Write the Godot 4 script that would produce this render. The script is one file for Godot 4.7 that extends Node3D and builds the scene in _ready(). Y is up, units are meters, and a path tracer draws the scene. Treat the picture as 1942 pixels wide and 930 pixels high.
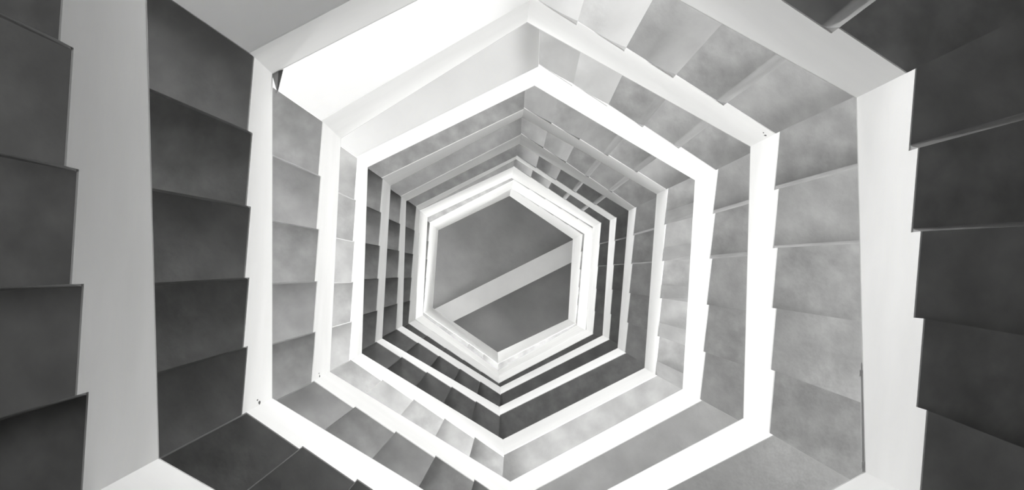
extends Node3D
# A hexagonal concrete stairwell seen straight up from its foot. Plan coordinates (x to the right, p towards the
# bottom of the photograph) and heights h are metres from the lens; the lens is EYE above the ground floor.
const EYE := 1.5
const FOCAL := 3700.0          # focal length in pixels of the 1942 x 930 frame
const AXIS := Vector2(937, 527) # where the plumb line through the lens meets the picture
const SIDES := ["left", "lower left", "lower right", "right", "upper right", "upper left"]
const RINGS := ["lowest", "first", "second", "third", "fourth", "fifth", "sixth", "seventh", "eighth", "ninth"]
var FILL_WINDOWS := [[0, 0, 1.0], [0, 5, 0.7], [1, 3, 4.86], [1, 4, 3.65], [1, 5, 3.55], [2, 0, 1.17], [2, 1, 2.07], [2, 3, 3.11], [2, 4, 4.3], [3, 0, 7.97], [3, 1, 9.37], [3, 2, 3.71], [3, 3, 4.76], [3, 4, 1.25], [3, 5, 5.28], [4, 3, 1.0], [4, 4, 2.75], [4, 5, 4.58], [5, 5, 2.51], [6, 5, 4.4], [7, 0, 4.36], [7, 1, 1.09], [7, 2, 5.05], [7, 3, 3.99], [7, 4, 1.9], [7, 5, 9.04], [8, 1, 7.02], [8, 2, 10.85], [8, 3, 3.5], [8, 4, 0.89], [9, 0, 1.88], [9, 1, 7.1], [9, 3, 3.06], [9, 5, 1.42]]   # [turn, side, light] of unseen windows invented to light the well
var FILL_LAMPS := [[1, 2, 4.27], [1, 5, 10.11], [3, 0, 10.5], [5, 5, 4.15], [6, 4, 2.52], [6, 5, 6.99], [7, 2, 3.32], [7, 4, 0.94], [7, 5, 5.02], [8, 0, 4.7], [8, 1, 0.96], [8, 4, 5.07], [8, 5, 3.41], [9, 1, 5.27], [9, 2, 5.27], [9, 3, 1.21], [10, 0, 14.16], [10, 2, 2.3]]   # [turn, side, light] of hidden panels added to brighten balustrades and undersides
var FILL_SCALE := 1.0
var M := {}
var used := {}

func _ready():
	var cam := Camera3D.new()
	cam.name = "camera"
	cam.transform = Transform3D(Basis(Vector3(1, 0, 0), Vector3(0, 0, 1), Vector3(0, -1, 0)), Vector3(0, EYE, 0))
	var near := 0.05
	cam.set_frustum(930.0 * near / FOCAL, Vector2(971.0 - AXIS.x, AXIS.y - 465.0) * near / FOCAL, near, 120.0)
	add_child(cam)
	cam.current = true
	var we := WorldEnvironment.new()
	we.name = "environment"
	var env := Environment.new()
	env.background_mode = Environment.BG_COLOR
	env.background_color = Color(0.5, 0.5, 0.5)
	env.tonemap_mode = Environment.TONE_MAPPER_LINEAR
	env.tonemap_exposure = 1.0
	env.sdfgi_enabled = true
	env.ssao_enabled = true
	env.ssil_enabled = true
	we.environment = env
	add_child(we)
	make_materials()
	plan()
	setting()
	for n in range(1, 10):
		turn(n)
	fittings()
	for q in FILL_LAMPS:
		soffit_fill_lamp(q[0], q[1], q[2])

# ---------------------------------------------------------------- materials
func cloud(seed_n, freq, lo, hi, oct = 5) -> NoiseTexture2D:
	var f := FastNoiseLite.new()
	f.seed = seed_n
	f.frequency = freq
	f.fractal_octaves = oct
	f.noise_type = FastNoiseLite.TYPE_SIMPLEX_SMOOTH
	var t := NoiseTexture2D.new()
	t.width = 512
	t.height = 512
	t.seamless = true
	t.noise = f
	var g := Gradient.new()
	g.set_color(0, Color(lo, lo, lo * 0.995))
	g.set_color(1, Color(hi, hi, hi * 0.995))
	t.color_ramp = g
	return t

func relief(seed_n, freq, strength) -> NoiseTexture2D:
	var f := FastNoiseLite.new()
	f.seed = seed_n
	f.frequency = freq
	f.fractal_octaves = 4
	var t := NoiseTexture2D.new()
	t.width = 512
	t.height = 512
	t.seamless = true
	t.noise = f
	t.as_normal_map = true
	t.bump_strength = strength
	return t

func mat(col: Color, rough, tex = null, nrm = null, scale = 0.5) -> StandardMaterial3D:
	var m := StandardMaterial3D.new()
	m.albedo_color = col
	m.roughness = rough
	if tex:
		m.albedo_texture = tex
		m.uv1_triplanar = true
		m.uv1_world_triplanar = true
		m.uv1_scale = Vector3(scale, scale, scale)
	if nrm:
		m.normal_enabled = true
		m.normal_texture = nrm
		m.normal_scale = 0.14
	return m

func make_materials():
	M.concrete = mat(Color(0.66, 0.66, 0.66), 0.85, cloud(11, 0.012, 0.84, 1.0), relief(5, 0.05, 3.0), 0.6)
	M.concrete2 = mat(Color(0.64, 0.64, 0.64), 0.85, cloud(23, 0.015, 0.82, 1.0), relief(6, 0.05, 3.0), 0.7)
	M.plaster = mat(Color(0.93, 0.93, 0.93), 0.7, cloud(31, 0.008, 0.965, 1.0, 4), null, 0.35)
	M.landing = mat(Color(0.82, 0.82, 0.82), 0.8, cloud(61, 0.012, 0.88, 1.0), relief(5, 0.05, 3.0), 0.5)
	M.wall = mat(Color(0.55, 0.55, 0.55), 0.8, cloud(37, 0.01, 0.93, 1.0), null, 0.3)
	M.floor = mat(Color(0.28, 0.28, 0.28), 0.7, cloud(41, 0.02, 0.85, 1.0), null, 0.5)
	M.ceiling = mat(Color(0.66, 0.66, 0.66), 0.9, cloud(53, 0.008, 0.86, 1.0), relief(8, 0.04, 3.0), 0.2)
	M.frame = mat(Color(0.35, 0.35, 0.35), 0.5)
	M.fill_pane = StandardMaterial3D.new()
	M.fill_pane.albedo_color = Color(0.9, 0.9, 0.9)
	M.fill_pane.emission_enabled = true
	M.fill_pane.emission = Color(1, 1, 1)
	M.fill_pane.emission_energy_multiplier = 0.6
	M.tread = mat(Color(0.30, 0.30, 0.30), 0.6)
	M.fill_lamp = StandardMaterial3D.new()
	M.fill_lamp.albedo_color = Color(0.9, 0.9, 0.9)
	M.fill_lamp.emission_enabled = true
	M.fill_lamp.emission = Color(1, 1, 1)
	M.fill_lamp.emission_energy_multiplier = 0.6
	M.dark = mat(Color(0.7, 0.7, 0.7), 0.7)
	M.scuff = mat(Color(0.3, 0.3, 0.3), 0.9)

# ---------------------------------------------------------------- plan: corners, floors, parapet heights
var HA := [0.59, 4.39, 7.61, 10.72, 13.69, 17.19, 20.84, 24.11, 26.69, 29.88, 33.28]  # upper left landings
var HB := [2.32, 5.97, 9.17, 12.21, 15.44, 19.02, 22.48, 25.4, 28.29, 31.58]           # lower right landings
const HUB := Vector2(0.175, -0.064)
const OUT_R := 3.0
const OUT_DEG := [-145.0, 152.5, 93.9, 32.5, -26.5, -86.7]
var CORNER := [Vector2(-0.966, -0.864), Vector2(-1.076, 0.587), Vector2(0.077, 1.378), Vector2(1.299, 0.751), Vector2(1.454, -0.725), Vector2(0.259, -1.512)]
# millimetres by which the corner of each turn strays from the plumb line, and the parapet's height there
var STRAY := [
	[[-24, 13, 15, -1, -23, -31, 2, -44, -19], [30, -13, -1, 18, -14, -4, -16, -53, 23]],
	[[-3, 2, 13, 4, -21, -8, -8, -39, -32], [-5, -3, 23, 27, 10, -14, -6, -1, -40]],
	[[0, 0, 35, 0, -22, -1, -12, -16, -8], [0, 0, 28, 24, -38, -37, -6, 43, 12]],
	[[34, 12, 1, -13, -14, 32, -8, 32, 24], [-52, -11, 17, 22, -17, -41, -20, 12, -10]],
	[[-4, -12, 23, -9, -10, 3, -28, 36, 10], [5, -13, 8, -17, 7, 6, -9, 4, 5]],
	[[0, -62, 52, 1, 28, 19, 8, 40, 29], [0, -15, 30, 29, -15, 13, -4, 17, -9]]]
var TALL := [
	[1.15, 0.77, 1.38, 1.23, 1.45, 1.27, 1.25, 2.93, 4.6],
	[1.09, 1.04, 1.16, 1.23, 1.01, 1.4, 2.1, 2.99, 4.54],
	[1.05, 1.0, 1.21, 1.45, 1.2, 1.42, 1.92, 1.57, 4.74],
	[1.03, 1.08, 1.23, 1.23, 1.27, 1.47, 1.95, 3.04, 3.23],
	[1.01, 1.02, 1.38, 1.01, 1.0, 1.22, 2.13, 3.1, 3.83],
	[0.88, 0.92, 1.34, 0.78, 1.42, 0.55, 2.93, 2.89, 2.99]]
var OUTER := []

func plan():
	for k in 6:
		var a = deg_to_rad(OUT_DEG[k])
		OUTER.append(HUB + OUT_R * Vector2(cos(a), sin(a)))

func V(p: Vector2, h: float) -> Vector3:
	return Vector3(p.x, h + EYE, -p.y)

func corner(n: int, k: int) -> Vector2:      # k = 6 is the first corner of the next turn
	if k == 6:
		n += 1
		k = 0
	if n < 1 or n > 9:
		return CORNER[k]
	return CORNER[k] + 0.001 * Vector2(STRAY[k][0][n - 1], STRAY[k][1][n - 1])

func level(n: int, k: int) -> float:         # mean height of the underside at a corner
	match k:
		0: return HA[n]
		1: return (HA[n] + HB[n]) / 2
		2: return HB[n]
		3: return HB[n]
		4: return (HB[n] + HA[n + 1]) / 2
	return HA[n + 1]

func crest(n: int, k: int) -> float:         # top of the parapet at a corner
	if k == 6:
		n += 1
		k = 0
		if n > 9:
			return HA[10] + 1.6
	return level(n, k) + TALL[k][n - 1]

func treads(n: int, s: int) -> Array:        # heights of the undersides along a side, in climbing order
	var lo = HA[n] if s < 2 else HB[n]
	var hi = HB[n] if s < 2 else HA[n + 1]
	if s == 2: return [HB[n]]
	if s == 5: return [HA[n + 1]]
	var first = 1 if s == 0 or s == 3 else 6
	var o := []
	for i in 5:
		o.append(lo + (hi - lo) * (first + i) / 11.0)
	return o

# ---------------------------------------------------------------- mesh helpers
func quad(st: SurfaceTool, a: Vector3, b: Vector3, c: Vector3, d: Vector3, inside: Vector3):
	for t in [[a, b, c], [a, c, d]]:
		var nn: Vector3 = (t[1] - t[0]).cross(t[2] - t[0])
		if nn.length() < 1e-9:
			continue
		var out: bool = nn.dot((t[0] + t[1] + t[2]) / 3.0 - inside) > 0
		nn = nn.normalized() if out else -nn.normalized()
		for q in ([t[0], t[2], t[1]] if out else t):
			st.set_normal(nn)
			st.add_vertex(q)

func slab(st: SurfaceTool, lower: Array, upper: Array):   # a body between two loops of equal count (convex)
	var c := Vector3.ZERO
	for q in lower + upper:
		c += q
	c /= 2.0 * lower.size()
	var m := lower.size()
	for i in m:
		var j = (i + 1) % m
		quad(st, lower[i], lower[j], upper[j], upper[i], c)
	for i in range(1, m - 1, 2):
		var j = mini(i + 2, m - 1)
		quad(st, lower[0], lower[i], lower[i + 1], lower[j] if j > i + 1 else lower[i + 1], c)
		quad(st, upper[0], upper[i], upper[i + 1], upper[j] if j > i + 1 else upper[i + 1], c)

func begin() -> SurfaceTool:
	var st := SurfaceTool.new()
	st.begin(Mesh.PRIMITIVE_TRIANGLES)
	return st

func numbered(called: String) -> String:
	var c = used.get(called, 0)
	used[called] = c + 1
	return called if c == 0 else "%s_%03d" % [called, c]

func build(st: SurfaceTool, called: String, m: Material, parent: Node = null) -> MeshInstance3D:
	var o := MeshInstance3D.new()
	if parent:
		var c = parent.get_meta("n_" + called, 0)
		parent.set_meta("n_" + called, c + 1)
		o.name = called if c == 0 else "%s_%03d" % [called, c]
	else:
		o.name = numbered(called)
	o.mesh = st.commit()
	o.material_override = m
	(parent if parent else self).add_child(o, true)
	return o

func thing(called, label, category, group = "") -> Node3D:
	var o := Node3D.new()
	o.name = numbered(called)
	add_child(o)
	o.set_meta("label", label)
	o.set_meta("category", category)
	if group:
		o.set_meta("group", group)
	return o

func struct(o: Node, label = "", category = ""):
	o.set_meta("kind", "structure")
	if label:
		o.set_meta("label", label)
		o.set_meta("category", category)

# ---------------------------------------------------------------- the stair
const RAKE := {0: [0.0, 0.008, 0.008, 0.008, 0.008], 1: [0.008, 0.006, 0.006, 0.006, 0.006], 3: [0.0, 0.0, 0.0, 0.014, 0.022], 4: [0.0, 0.05, 0.055, 0.2, 0.26]}

func tread_block(a0, a1, o0, o1, h, drop, rake, splayed = false) -> SurfaceTool:
	# underside flat at h, curving down by drop at its lower end over the length rake
	var st := begin()
	var run = (a1 - a0).length()
	var prof := [[0.0, h]]
	if rake > 0.001:
		prof = [[0.0, h - drop], [rake * 0.1, h - drop * 0.8], [rake * 0.22, h - drop * 0.6], [rake * 0.36, h - drop * 0.4], [rake * 0.52, h - drop * 0.22], [rake * 0.68, h - drop * 0.1], [rake * 0.84, h - drop * 0.025], [rake, h]]
	if splayed:
		prof = [[0.0, h - drop], [0.11, h]]
	prof.append([run, h])
	var top = h + 0.27
	for j in prof.size() - 1:
		var f = prof[j][0] / run
		var g = prof[j + 1][0] / run
		var ia = a0.lerp(a1, f)
		var ib = a0.lerp(a1, g)
		var oa = o0.lerp(o1, f)
		var ob = o0.lerp(o1, g)
		var lo := [V(ia, prof[j][1]), V(ib, prof[j + 1][1]), V(ob, prof[j + 1][1]), V(oa, prof[j][1])]
		var hi := [V(ia, top), V(ib, top), V(ob, top), V(oa, top)]
		var c := Vector3.ZERO
		for q in lo + hi:
			c += q / 8.0
		if rake > 0.001 and not splayed:
			var na := bend(prof, j, a1 - a0)
			var nb := bend(prof, j + 1, a1 - a0)
			for q in [[lo[0], na], [lo[1], nb], [lo[2], nb], [lo[0], na], [lo[2], nb], [lo[3], na]]:
				st.set_normal(q[1])
				st.add_vertex(q[0])
		else:
			quad(st, lo[0], lo[1], lo[2], lo[3], c)
		quad(st, hi[0], hi[1], hi[2], hi[3], c)
		quad(st, lo[0], lo[1], hi[1], hi[0], c)
		quad(st, lo[3], lo[2], hi[2], hi[3], c)
		if j == 0:
			quad(st, lo[0], lo[3], hi[3], hi[0], c)
		if j == prof.size() - 2:
			quad(st, lo[1], lo[2], hi[2], hi[1], c)
	return st

func bend(prof: Array, j: int, along: Vector2) -> Vector3:   # smooth normal of the curved underside at a point of its profile
	var t := Vector2.ZERO
	if j > 0:
		t += Vector2(prof[j][0] - prof[j - 1][0], prof[j][1] - prof[j - 1][1]).normalized()
	if j < prof.size() - 1:
		t += Vector2(prof[j + 1][0] - prof[j][0], prof[j + 1][1] - prof[j][1]).normalized()
	if j == prof.size() - 1 or j == prof.size() - 2:
		t = Vector2(1, 0)
	t = t.normalized()
	var d := along.normalized()
	return Vector3(d.x * t.y, -t.x, -d.y * t.y)

func turn(n: int):
	var rail := thing("balustrade", "white plastered solid balustrade, the %s hexagonal white ring counted inwards" % RINGS[n], "balustrade", "balustrades winding up the well")
	for s in 6:
		var k0 = s
		var k1 = s + 1
		var A = corner(n, k0)
		var B = corner(n, k1)
		var OA = OUTER[k0]
		var OB = OUTER[k1 % 6]
		var hs = treads(n, s)
		var m = hs.size()
		var flat = m == 1
		var root: Node3D
		if flat:
			root = thing("stair_landing", "flat concrete landing underside, %s side, just outside the %s white ring counted inwards" % [SIDES[s], RINGS[n]], "landing", "landings of the stairwell")
		else:
			root = thing("stair_flight", "stepped concrete stair underside, %s side, just outside the %s white ring counted inwards" % [SIDES[s], RINGS[n]], "stairs", "flights of the stairwell")
		# the balustrade panel: a thin fascia over the ends of the steps and a thicker wall above
		var pa := begin()
		var ta = crest(n, k0)
		var tb = crest(n, k1)
		for i in m:
			var f0 = float(i) / m
			var f1 = float(i + 1) / m
			var a0 = A.lerp(B, f0)
			var a1 = A.lerp(B, f1)
			var o0 = OA.lerp(OB, f0)
			var o1 = OA.lerp(OB, f1)
			var u0 = (o0 - a0).normalized()
			var u1 = (o1 - a1).normalized()
			var t0 = lerpf(ta, tb, f0)
			var t1 = lerpf(ta, tb, f1)
			var drop = 0.0
			var rake = 0.0
			if not flat:
				drop = (hs[1] - hs[0])
				rake = RAKE[s][i]
				if n == 3 and s == 3 and i > 2:
					rake = 0.026
				if n == 2 and s == 4 and i == 2:
					rake = 0.17
			var st := tread_block(a0 + u0 * 0.006, a1 + u1 * 0.006, o0 - u0 * 0.004, o1 - u1 * 0.004, hs[i], drop, rake, n == 4 and s == 3)
			var stone = M.concrete if (i + n + s) % 2 == 0 else M.concrete2
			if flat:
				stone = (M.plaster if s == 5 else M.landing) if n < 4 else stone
			if s == 4 and (n == 2 or n == 3) and i >= 3:  # paler colour on these upper steps stands in for brighter light there
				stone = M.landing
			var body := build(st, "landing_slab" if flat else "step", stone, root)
			var tp := begin()
			var tr: float = hs[i] + 0.27
			slab(tp, [V(a0 + u0 * 0.115, tr), V(a1 + u1 * 0.115, tr), V(o1 - u1 * 0.004, tr), V(o0 - u0 * 0.004, tr)], [V(a0 + u0 * 0.115, tr + 0.025), V(a1 + u1 * 0.115, tr + 0.025), V(o1 - u1 * 0.004, tr + 0.025), V(o0 - u0 * 0.004, tr + 0.025)])
			build(tp, "floor_covering" if flat else "tread", M.tread, body)
			var lip = hs[i]
			slab(pa, [V(a0, lip), V(a1, lip), V(a1 + u1 * 0.0055, lip), V(a0 + u0 * 0.0055, lip)], [V(a0, t0), V(a1, t1), V(a1 + u1 * 0.0055, t1), V(a0 + u0 * 0.0055, t0)])
			var up = hs[i] + 0.27
			slab(pa, [V(a0 + u0 * 0.0055, up), V(a1 + u1 * 0.0055, up), V(a1 + u1 * 0.11, up), V(a0 + u0 * 0.11, up)], [V(a0 + u0 * 0.0055, t0), V(a1 + u1 * 0.0055, t1), V(a1 + u1 * 0.11, t1), V(a0 + u0 * 0.11, t0)])
		build(pa, "parapet_panel", M.plaster, rail)
		var cp := begin()
		var w0: Vector2 = (OA - A).normalized()
		var w1: Vector2 = (OB - B).normalized()
		slab(cp, [V(A - w0 * 0.001, ta), V(B - w1 * 0.001, tb), V(B + w1 * 0.111, tb), V(A + w0 * 0.111, ta)], [V(A - w0 * 0.001, ta + 0.012), V(B - w1 * 0.001, tb + 0.012), V(B + w1 * 0.111, tb + 0.012), V(A + w0 * 0.111, ta + 0.012)])
		build(cp, "coping", M.landing, rail)

func fittings():
	# a narrow strip added for a dark line along the crest of the first balustrade, right side, at its lower end
	var A: Vector2 = corner(1, 3)
	var B: Vector2 = corner(1, 4)
	var f := 0.27
	var P: Vector2 = A.lerp(B, f)
	var ta := crest(1, 3) + 0.014
	var tp := lerpf(crest(1, 3), crest(1, 4), f) + 0.014
	var u := Vector2(-1, -0.05)
	var root := thing("crest_strip", "narrow dark strip added on the crest of the first white ring, lower right", "crest_strip")
	var st := begin()
	slab(st, [V(A + u * 0.010, ta), V(P + u * 0.006, tp), V(P - u * 0.02, tp), V(A - u * 0.02, ta)], [V(A + u * 0.010, ta + 0.012), V(P + u * 0.006, tp + 0.012), V(P - u * 0.02, tp + 0.012), V(A - u * 0.02, ta + 0.012)])
	build(st, "flat_strip", M.dark, root)
	for g in [0.06, 0.9]:
		var c := A.lerp(P, g)
		var h := lerpf(ta, tp, g)
		st = begin()
		slab(st, [V(c + u * 0.012 + Vector2(0, 0.012), h - 0.004), V(c + u * 0.012 - Vector2(0, 0.012), h - 0.004), V(c - u * 0.02 - Vector2(0, 0.012), h - 0.004), V(c - u * 0.02 + Vector2(0, 0.012), h - 0.004)], [V(c + u * 0.012 + Vector2(0, 0.012), h + 0.008), V(c + u * 0.012 - Vector2(0, 0.012), h + 0.008), V(c - u * 0.02 - Vector2(0, 0.012), h + 0.008), V(c - u * 0.02 + Vector2(0, 0.012), h + 0.008)])
		build(st, "added_piece", M.dark, root)
	# small chips where the plaster is knocked off beside the corners
	for q in [[2, 1, 0.5, -0.012, 0.010], [2, 1, 0.42, -0.03, 0.005], [3, 1, 0.35, -0.01, 0.008], [3, 1, 0.3, -0.03, 0.005], [2, 4, 0.3, 0.02, 0.007], [2, 4, 0.25, 0.04, 0.005]]:
		chip(q[0], q[1], q[2], q[3], q[4])
	# a dark triangle added to stand for a gap where the second white ring turns under the pale landing
	var q := corner(2, 0)
	var hq := crest(2, 0) + 0.013
	root = thing("corner_triangle", "small dark triangle marking a gap at the upper left corner of the second white ring", "added_piece")
	var e0 := Vector2(0.046, -0.02)
	var e1 := Vector2(0.021, 0.082)
	st = begin()
	slab(st, [V(q - Vector2(0.004, 0.004), hq), V(q + e0, hq), V(q + e1, hq)], [V(q - Vector2(0.004, 0.004), hq + 0.01), V(q + e0, hq + 0.01), V(q + e1, hq + 0.01)])
	build(st, "plate", M.dark, root)
	st = begin()
	var e2 := Vector2(0.026, -0.01)
	slab(st, [V(q + e2, hq - 0.006), V(q + e0, hq - 0.006), V(q + e1, hq - 0.006)], [V(q + e2, hq), V(q + e0, hq), V(q + e1, hq)])
	build(st, "lower_triangle", M.frame, root)

func chip(n: int, k: int, up: float, along: float, size: float):
	var here: Vector2 = corner(n, k)
	var there: Vector2 = corner(n, k + 1 if along > 0 else k - 1)
	var d: Vector2 = (there - here).normalized()
	var inward := Vector2(-d.y, d.x)
	if inward.dot(HUB - here) < 0:
		inward = -inward
	var c: Vector2 = here + d * absf(along)
	var h := lerpf(level(n, k), crest(n, k), up)
	var lo := []
	var hi := []
	var rng := RandomNumberGenerator.new()
	rng.seed = n * 100 + k * 10 + int(up * 1000)
	for i in 7:
		var a := TAU * i / 7.0
		var r := size * rng.randf_range(0.5, 1.2)
		var e: Vector2 = c + d * (cos(a) * r)
		lo.append(V(e - inward * 0.001, h + sin(a) * r * 4.0))
		hi.append(V(e + inward * 0.0015, h + sin(a) * r * 4.0))
	var st := begin()
	slab(st, lo, hi)
	var rail := find_child("balustrade" if n == 1 else "balustrade_%03d" % (n - 1), false, false)
	build(st, "plaster_chip", M.scuff, rail)

func soffit_fill_lamp(n: int, s: int, power: float):
	# added to light the balustrades: a flat panel lamp under a flight or landing, back from the edge of the well; turn 10 hangs from the ceiling
	var h := ROOF
	if n < 10:
		h = treads(n, s).min()
		h -= 0.0
	var A: Vector2 = corner(mini(n, 9), s)
	var B: Vector2 = corner(mini(n, 9), s + 1)
	var c: Vector2 = (A + B) / 2
	var o: Vector2 = (OUTER[s] + OUTER[(s + 1) % 6]) / 2
	var at: Vector2 = c.lerp(o, 0.62)
	if n < 10 and s != 2 and s != 5:
		h = treads(n, s)[2]
	var x: Vector2 = (OUTER[(s + 1) % 6] - OUTER[s]).normalized()
	var u := Vector2(-x.y, x.x)
	var root := thing("fill_panel_lamp", "added flat square panel lamp under the %s side, hidden behind the %s white ring" % [SIDES[s], RINGS[n - 1] if n > 1 else "lowest"], "fill_lamp", "added panel lamps under the stair")
	var rect = func(tool, hx, hy, h0, h1):
		var p = [at - x * hx - u * hy, at + x * hx - u * hy, at + x * hx + u * hy, at - x * hx + u * hy]
		slab(tool, [V(p[0], h0), V(p[1], h0), V(p[2], h0), V(p[3], h0)], [V(p[0], h1), V(p[1], h1), V(p[2], h1), V(p[3], h1)])
	var st := begin()
	rect.call(st, 0.17, 0.17, h - 0.04, h)
	build(st, "fill_lamp_housing", M.frame, root)
	st = begin()
	rect.call(st, 0.15, 0.15, h - 0.05, h - 0.04)
	build(st, "fill_diffuser", M.fill_lamp, root)
	var l := AreaLight3D.new()
	l.name = "fill_lamp_light"
	l.area_size = Vector2(0.3, 0.3)
	l.light_energy = power * FILL_SCALE
	l.shadow_enabled = true
	l.area_range = 60.0
	l.transform = Transform3D(Basis(Vector3(1, 0, 0), Vector3(0, 0, -1), Vector3(0, 1, 0)), V(at, h - 0.06))
	root.add_child(l)

# ---------------------------------------------------------------- the setting
const ROOF := 37.4

func setting():
	var st := begin()
	var lo := []
	var hi := []
	var lo2 := []
	var hi2 := []
	for k in 6:
		var e = HUB + (OUTER[k] - HUB) * 1.12
		lo.append(V(e, -EYE - 0.3))
		hi.append(V(e, -EYE))
		lo2.append(V(e, ROOF))
		hi2.append(V(e, ROOF + 0.3))
	slab(st, lo, hi)
	struct(build(st, "floor", M.floor), "grey screed ground floor at the foot of the stairwell", "floor")
	st = begin()
	slab(st, lo2, hi2)
	struct(build(st, "ceiling", M.ceiling), "mottled grey concrete ceiling closing the top of the well", "ceiling")
	# the roof beam, parallel to the landings
	st = begin()
	var d := Vector2(cos(deg_to_rad(-26.6)), sin(deg_to_rad(-26.6)))
	var w := Vector2(-d.y, d.x)
	var hb = ROOF - 0.45
	var mid = Vector2(0.17, -0.055)
	var ba = mid - d * 2.6
	var bb = mid + d * 2.6
	slab(st, [V(ba, hb), V(bb, hb), V(bb + w * 0.37, hb), V(ba + w * 0.37, hb)], [V(ba, ROOF), V(bb, ROOF), V(bb + w * 0.37, ROOF), V(ba + w * 0.37, ROOF)])
	struct(build(st, "trim_1", M.plaster), "pale straight beam crossing the grey ceiling diagonally", "beam")
	# outer walls, with an opening wherever a window was added to light the well
	for s in 6:
		outer_wall(s)

func fill_window_height(n: int, s: int) -> float:
	var hs = treads(n, s)
	return (hs[0] + hs[-1]) / 2 + 0.27 + 1.75

func outer_wall(s: int):
	var st := begin()
	var A = OUTER[s]
	var B = OUTER[(s + 1) % 6]
	var len = (B - A).length()
	var d = (B - A) / len
	var u = Vector2(-d.y, d.x)
	if u.dot((A + B) / 2 - HUB) < 0:
		u = -u
	var wins := []
	for q in FILL_WINDOWS:
		if q[1] == s:
			wins.append([fill_window_height(q[0], s), q[2], q[0]])
	wins.sort_custom(func(x, y): return x[0] < y[0])
	var half := 0.8
	var tall := 0.85
	var box = func(x0, x1, h0, h1):
		var p0 = A + d * x0
		var p1 = A + d * x1
		slab(st, [V(p0, h0), V(p1, h0), V(p1 + u * 0.25, h0), V(p0 + u * 0.25, h0)], [V(p0, h1), V(p1, h1), V(p1 + u * 0.25, h1), V(p0 + u * 0.25, h1)])
	var mid = len / 2
	box.call(-0.1, mid - half, -EYE, ROOF)
	box.call(mid + half, len + 0.1, -EYE, ROOF)
	var at = -EYE
	for q in wins:
		box.call(mid - half, mid + half, at, q[0] - tall)
		at = q[0] + tall
	box.call(mid - half, mid + half, at, ROOF)
	struct(build(st, "wall_" + SIDES[s].replace(" ", "_"), M.wall), "white outer wall of the stairwell on the %s side" % SIDES[s], "wall")
	for q in wins:
		one_fill_window(A + d * mid, d, u, q[0], half, tall, q[1], s, q[2])

func one_fill_window(c: Vector2, d: Vector2, u: Vector2, h: float, half: float, tall: float, power: float, s: int, n: int):
	var root := Node3D.new()
	root.name = "fill_window_%d" % (used.get("fill_window", 0) + 1)
	used["fill_window"] = used.get("fill_window", 0) + 1
	add_child(root)
	struct(root, "added window in the outer wall on the %s side at turn %d of the stair" % [SIDES[s], n], "fill_window")
	var st := begin()
	var bar = func(x0, x1, h0, h1, y0, y1, tool):
		var p = [c + d * x0 + u * y0, c + d * x1 + u * y0, c + d * x1 + u * y1, c + d * x0 + u * y1]
		slab(tool, [V(p[0], h0), V(p[1], h0), V(p[2], h0), V(p[3], h0)], [V(p[0], h1), V(p[1], h1), V(p[2], h1), V(p[3], h1)])
	bar.call(-half, -half + 0.05, h - tall, h + tall, 0.06, 0.16, st)
	bar.call(half - 0.05, half, h - tall, h + tall, 0.06, 0.16, st)
	bar.call(-half, half, h - tall, h - tall + 0.05, 0.06, 0.16, st)
	bar.call(-half, half, h + tall - 0.05, h + tall, 0.06, 0.16, st)
	build(st, "fill_window_frame", M.frame, root)
	st = begin()
	bar.call(-half + 0.05, half - 0.05, h - tall + 0.05, h + tall - 0.05, 0.10, 0.115, st)
	build(st, "fill_pane", M.fill_pane, root)
	var l := AreaLight3D.new()
	l.name = "fill_light"
	l.area_size = Vector2(2 * half - 0.1, 2 * tall - 0.1)
	l.light_energy = power * FILL_SCALE
	l.light_color = Color(1, 1, 1)
	l.shadow_enabled = true
	l.area_range = 60.0
	var z = Vector3(u.x, 0, -u.y)          # the light looks along -z, into the well
	var x = Vector3.UP.cross(z)
	l.transform = Transform3D(Basis(x, Vector3.UP, z), V(c + u * 0.09, h))
	root.add_child(l)
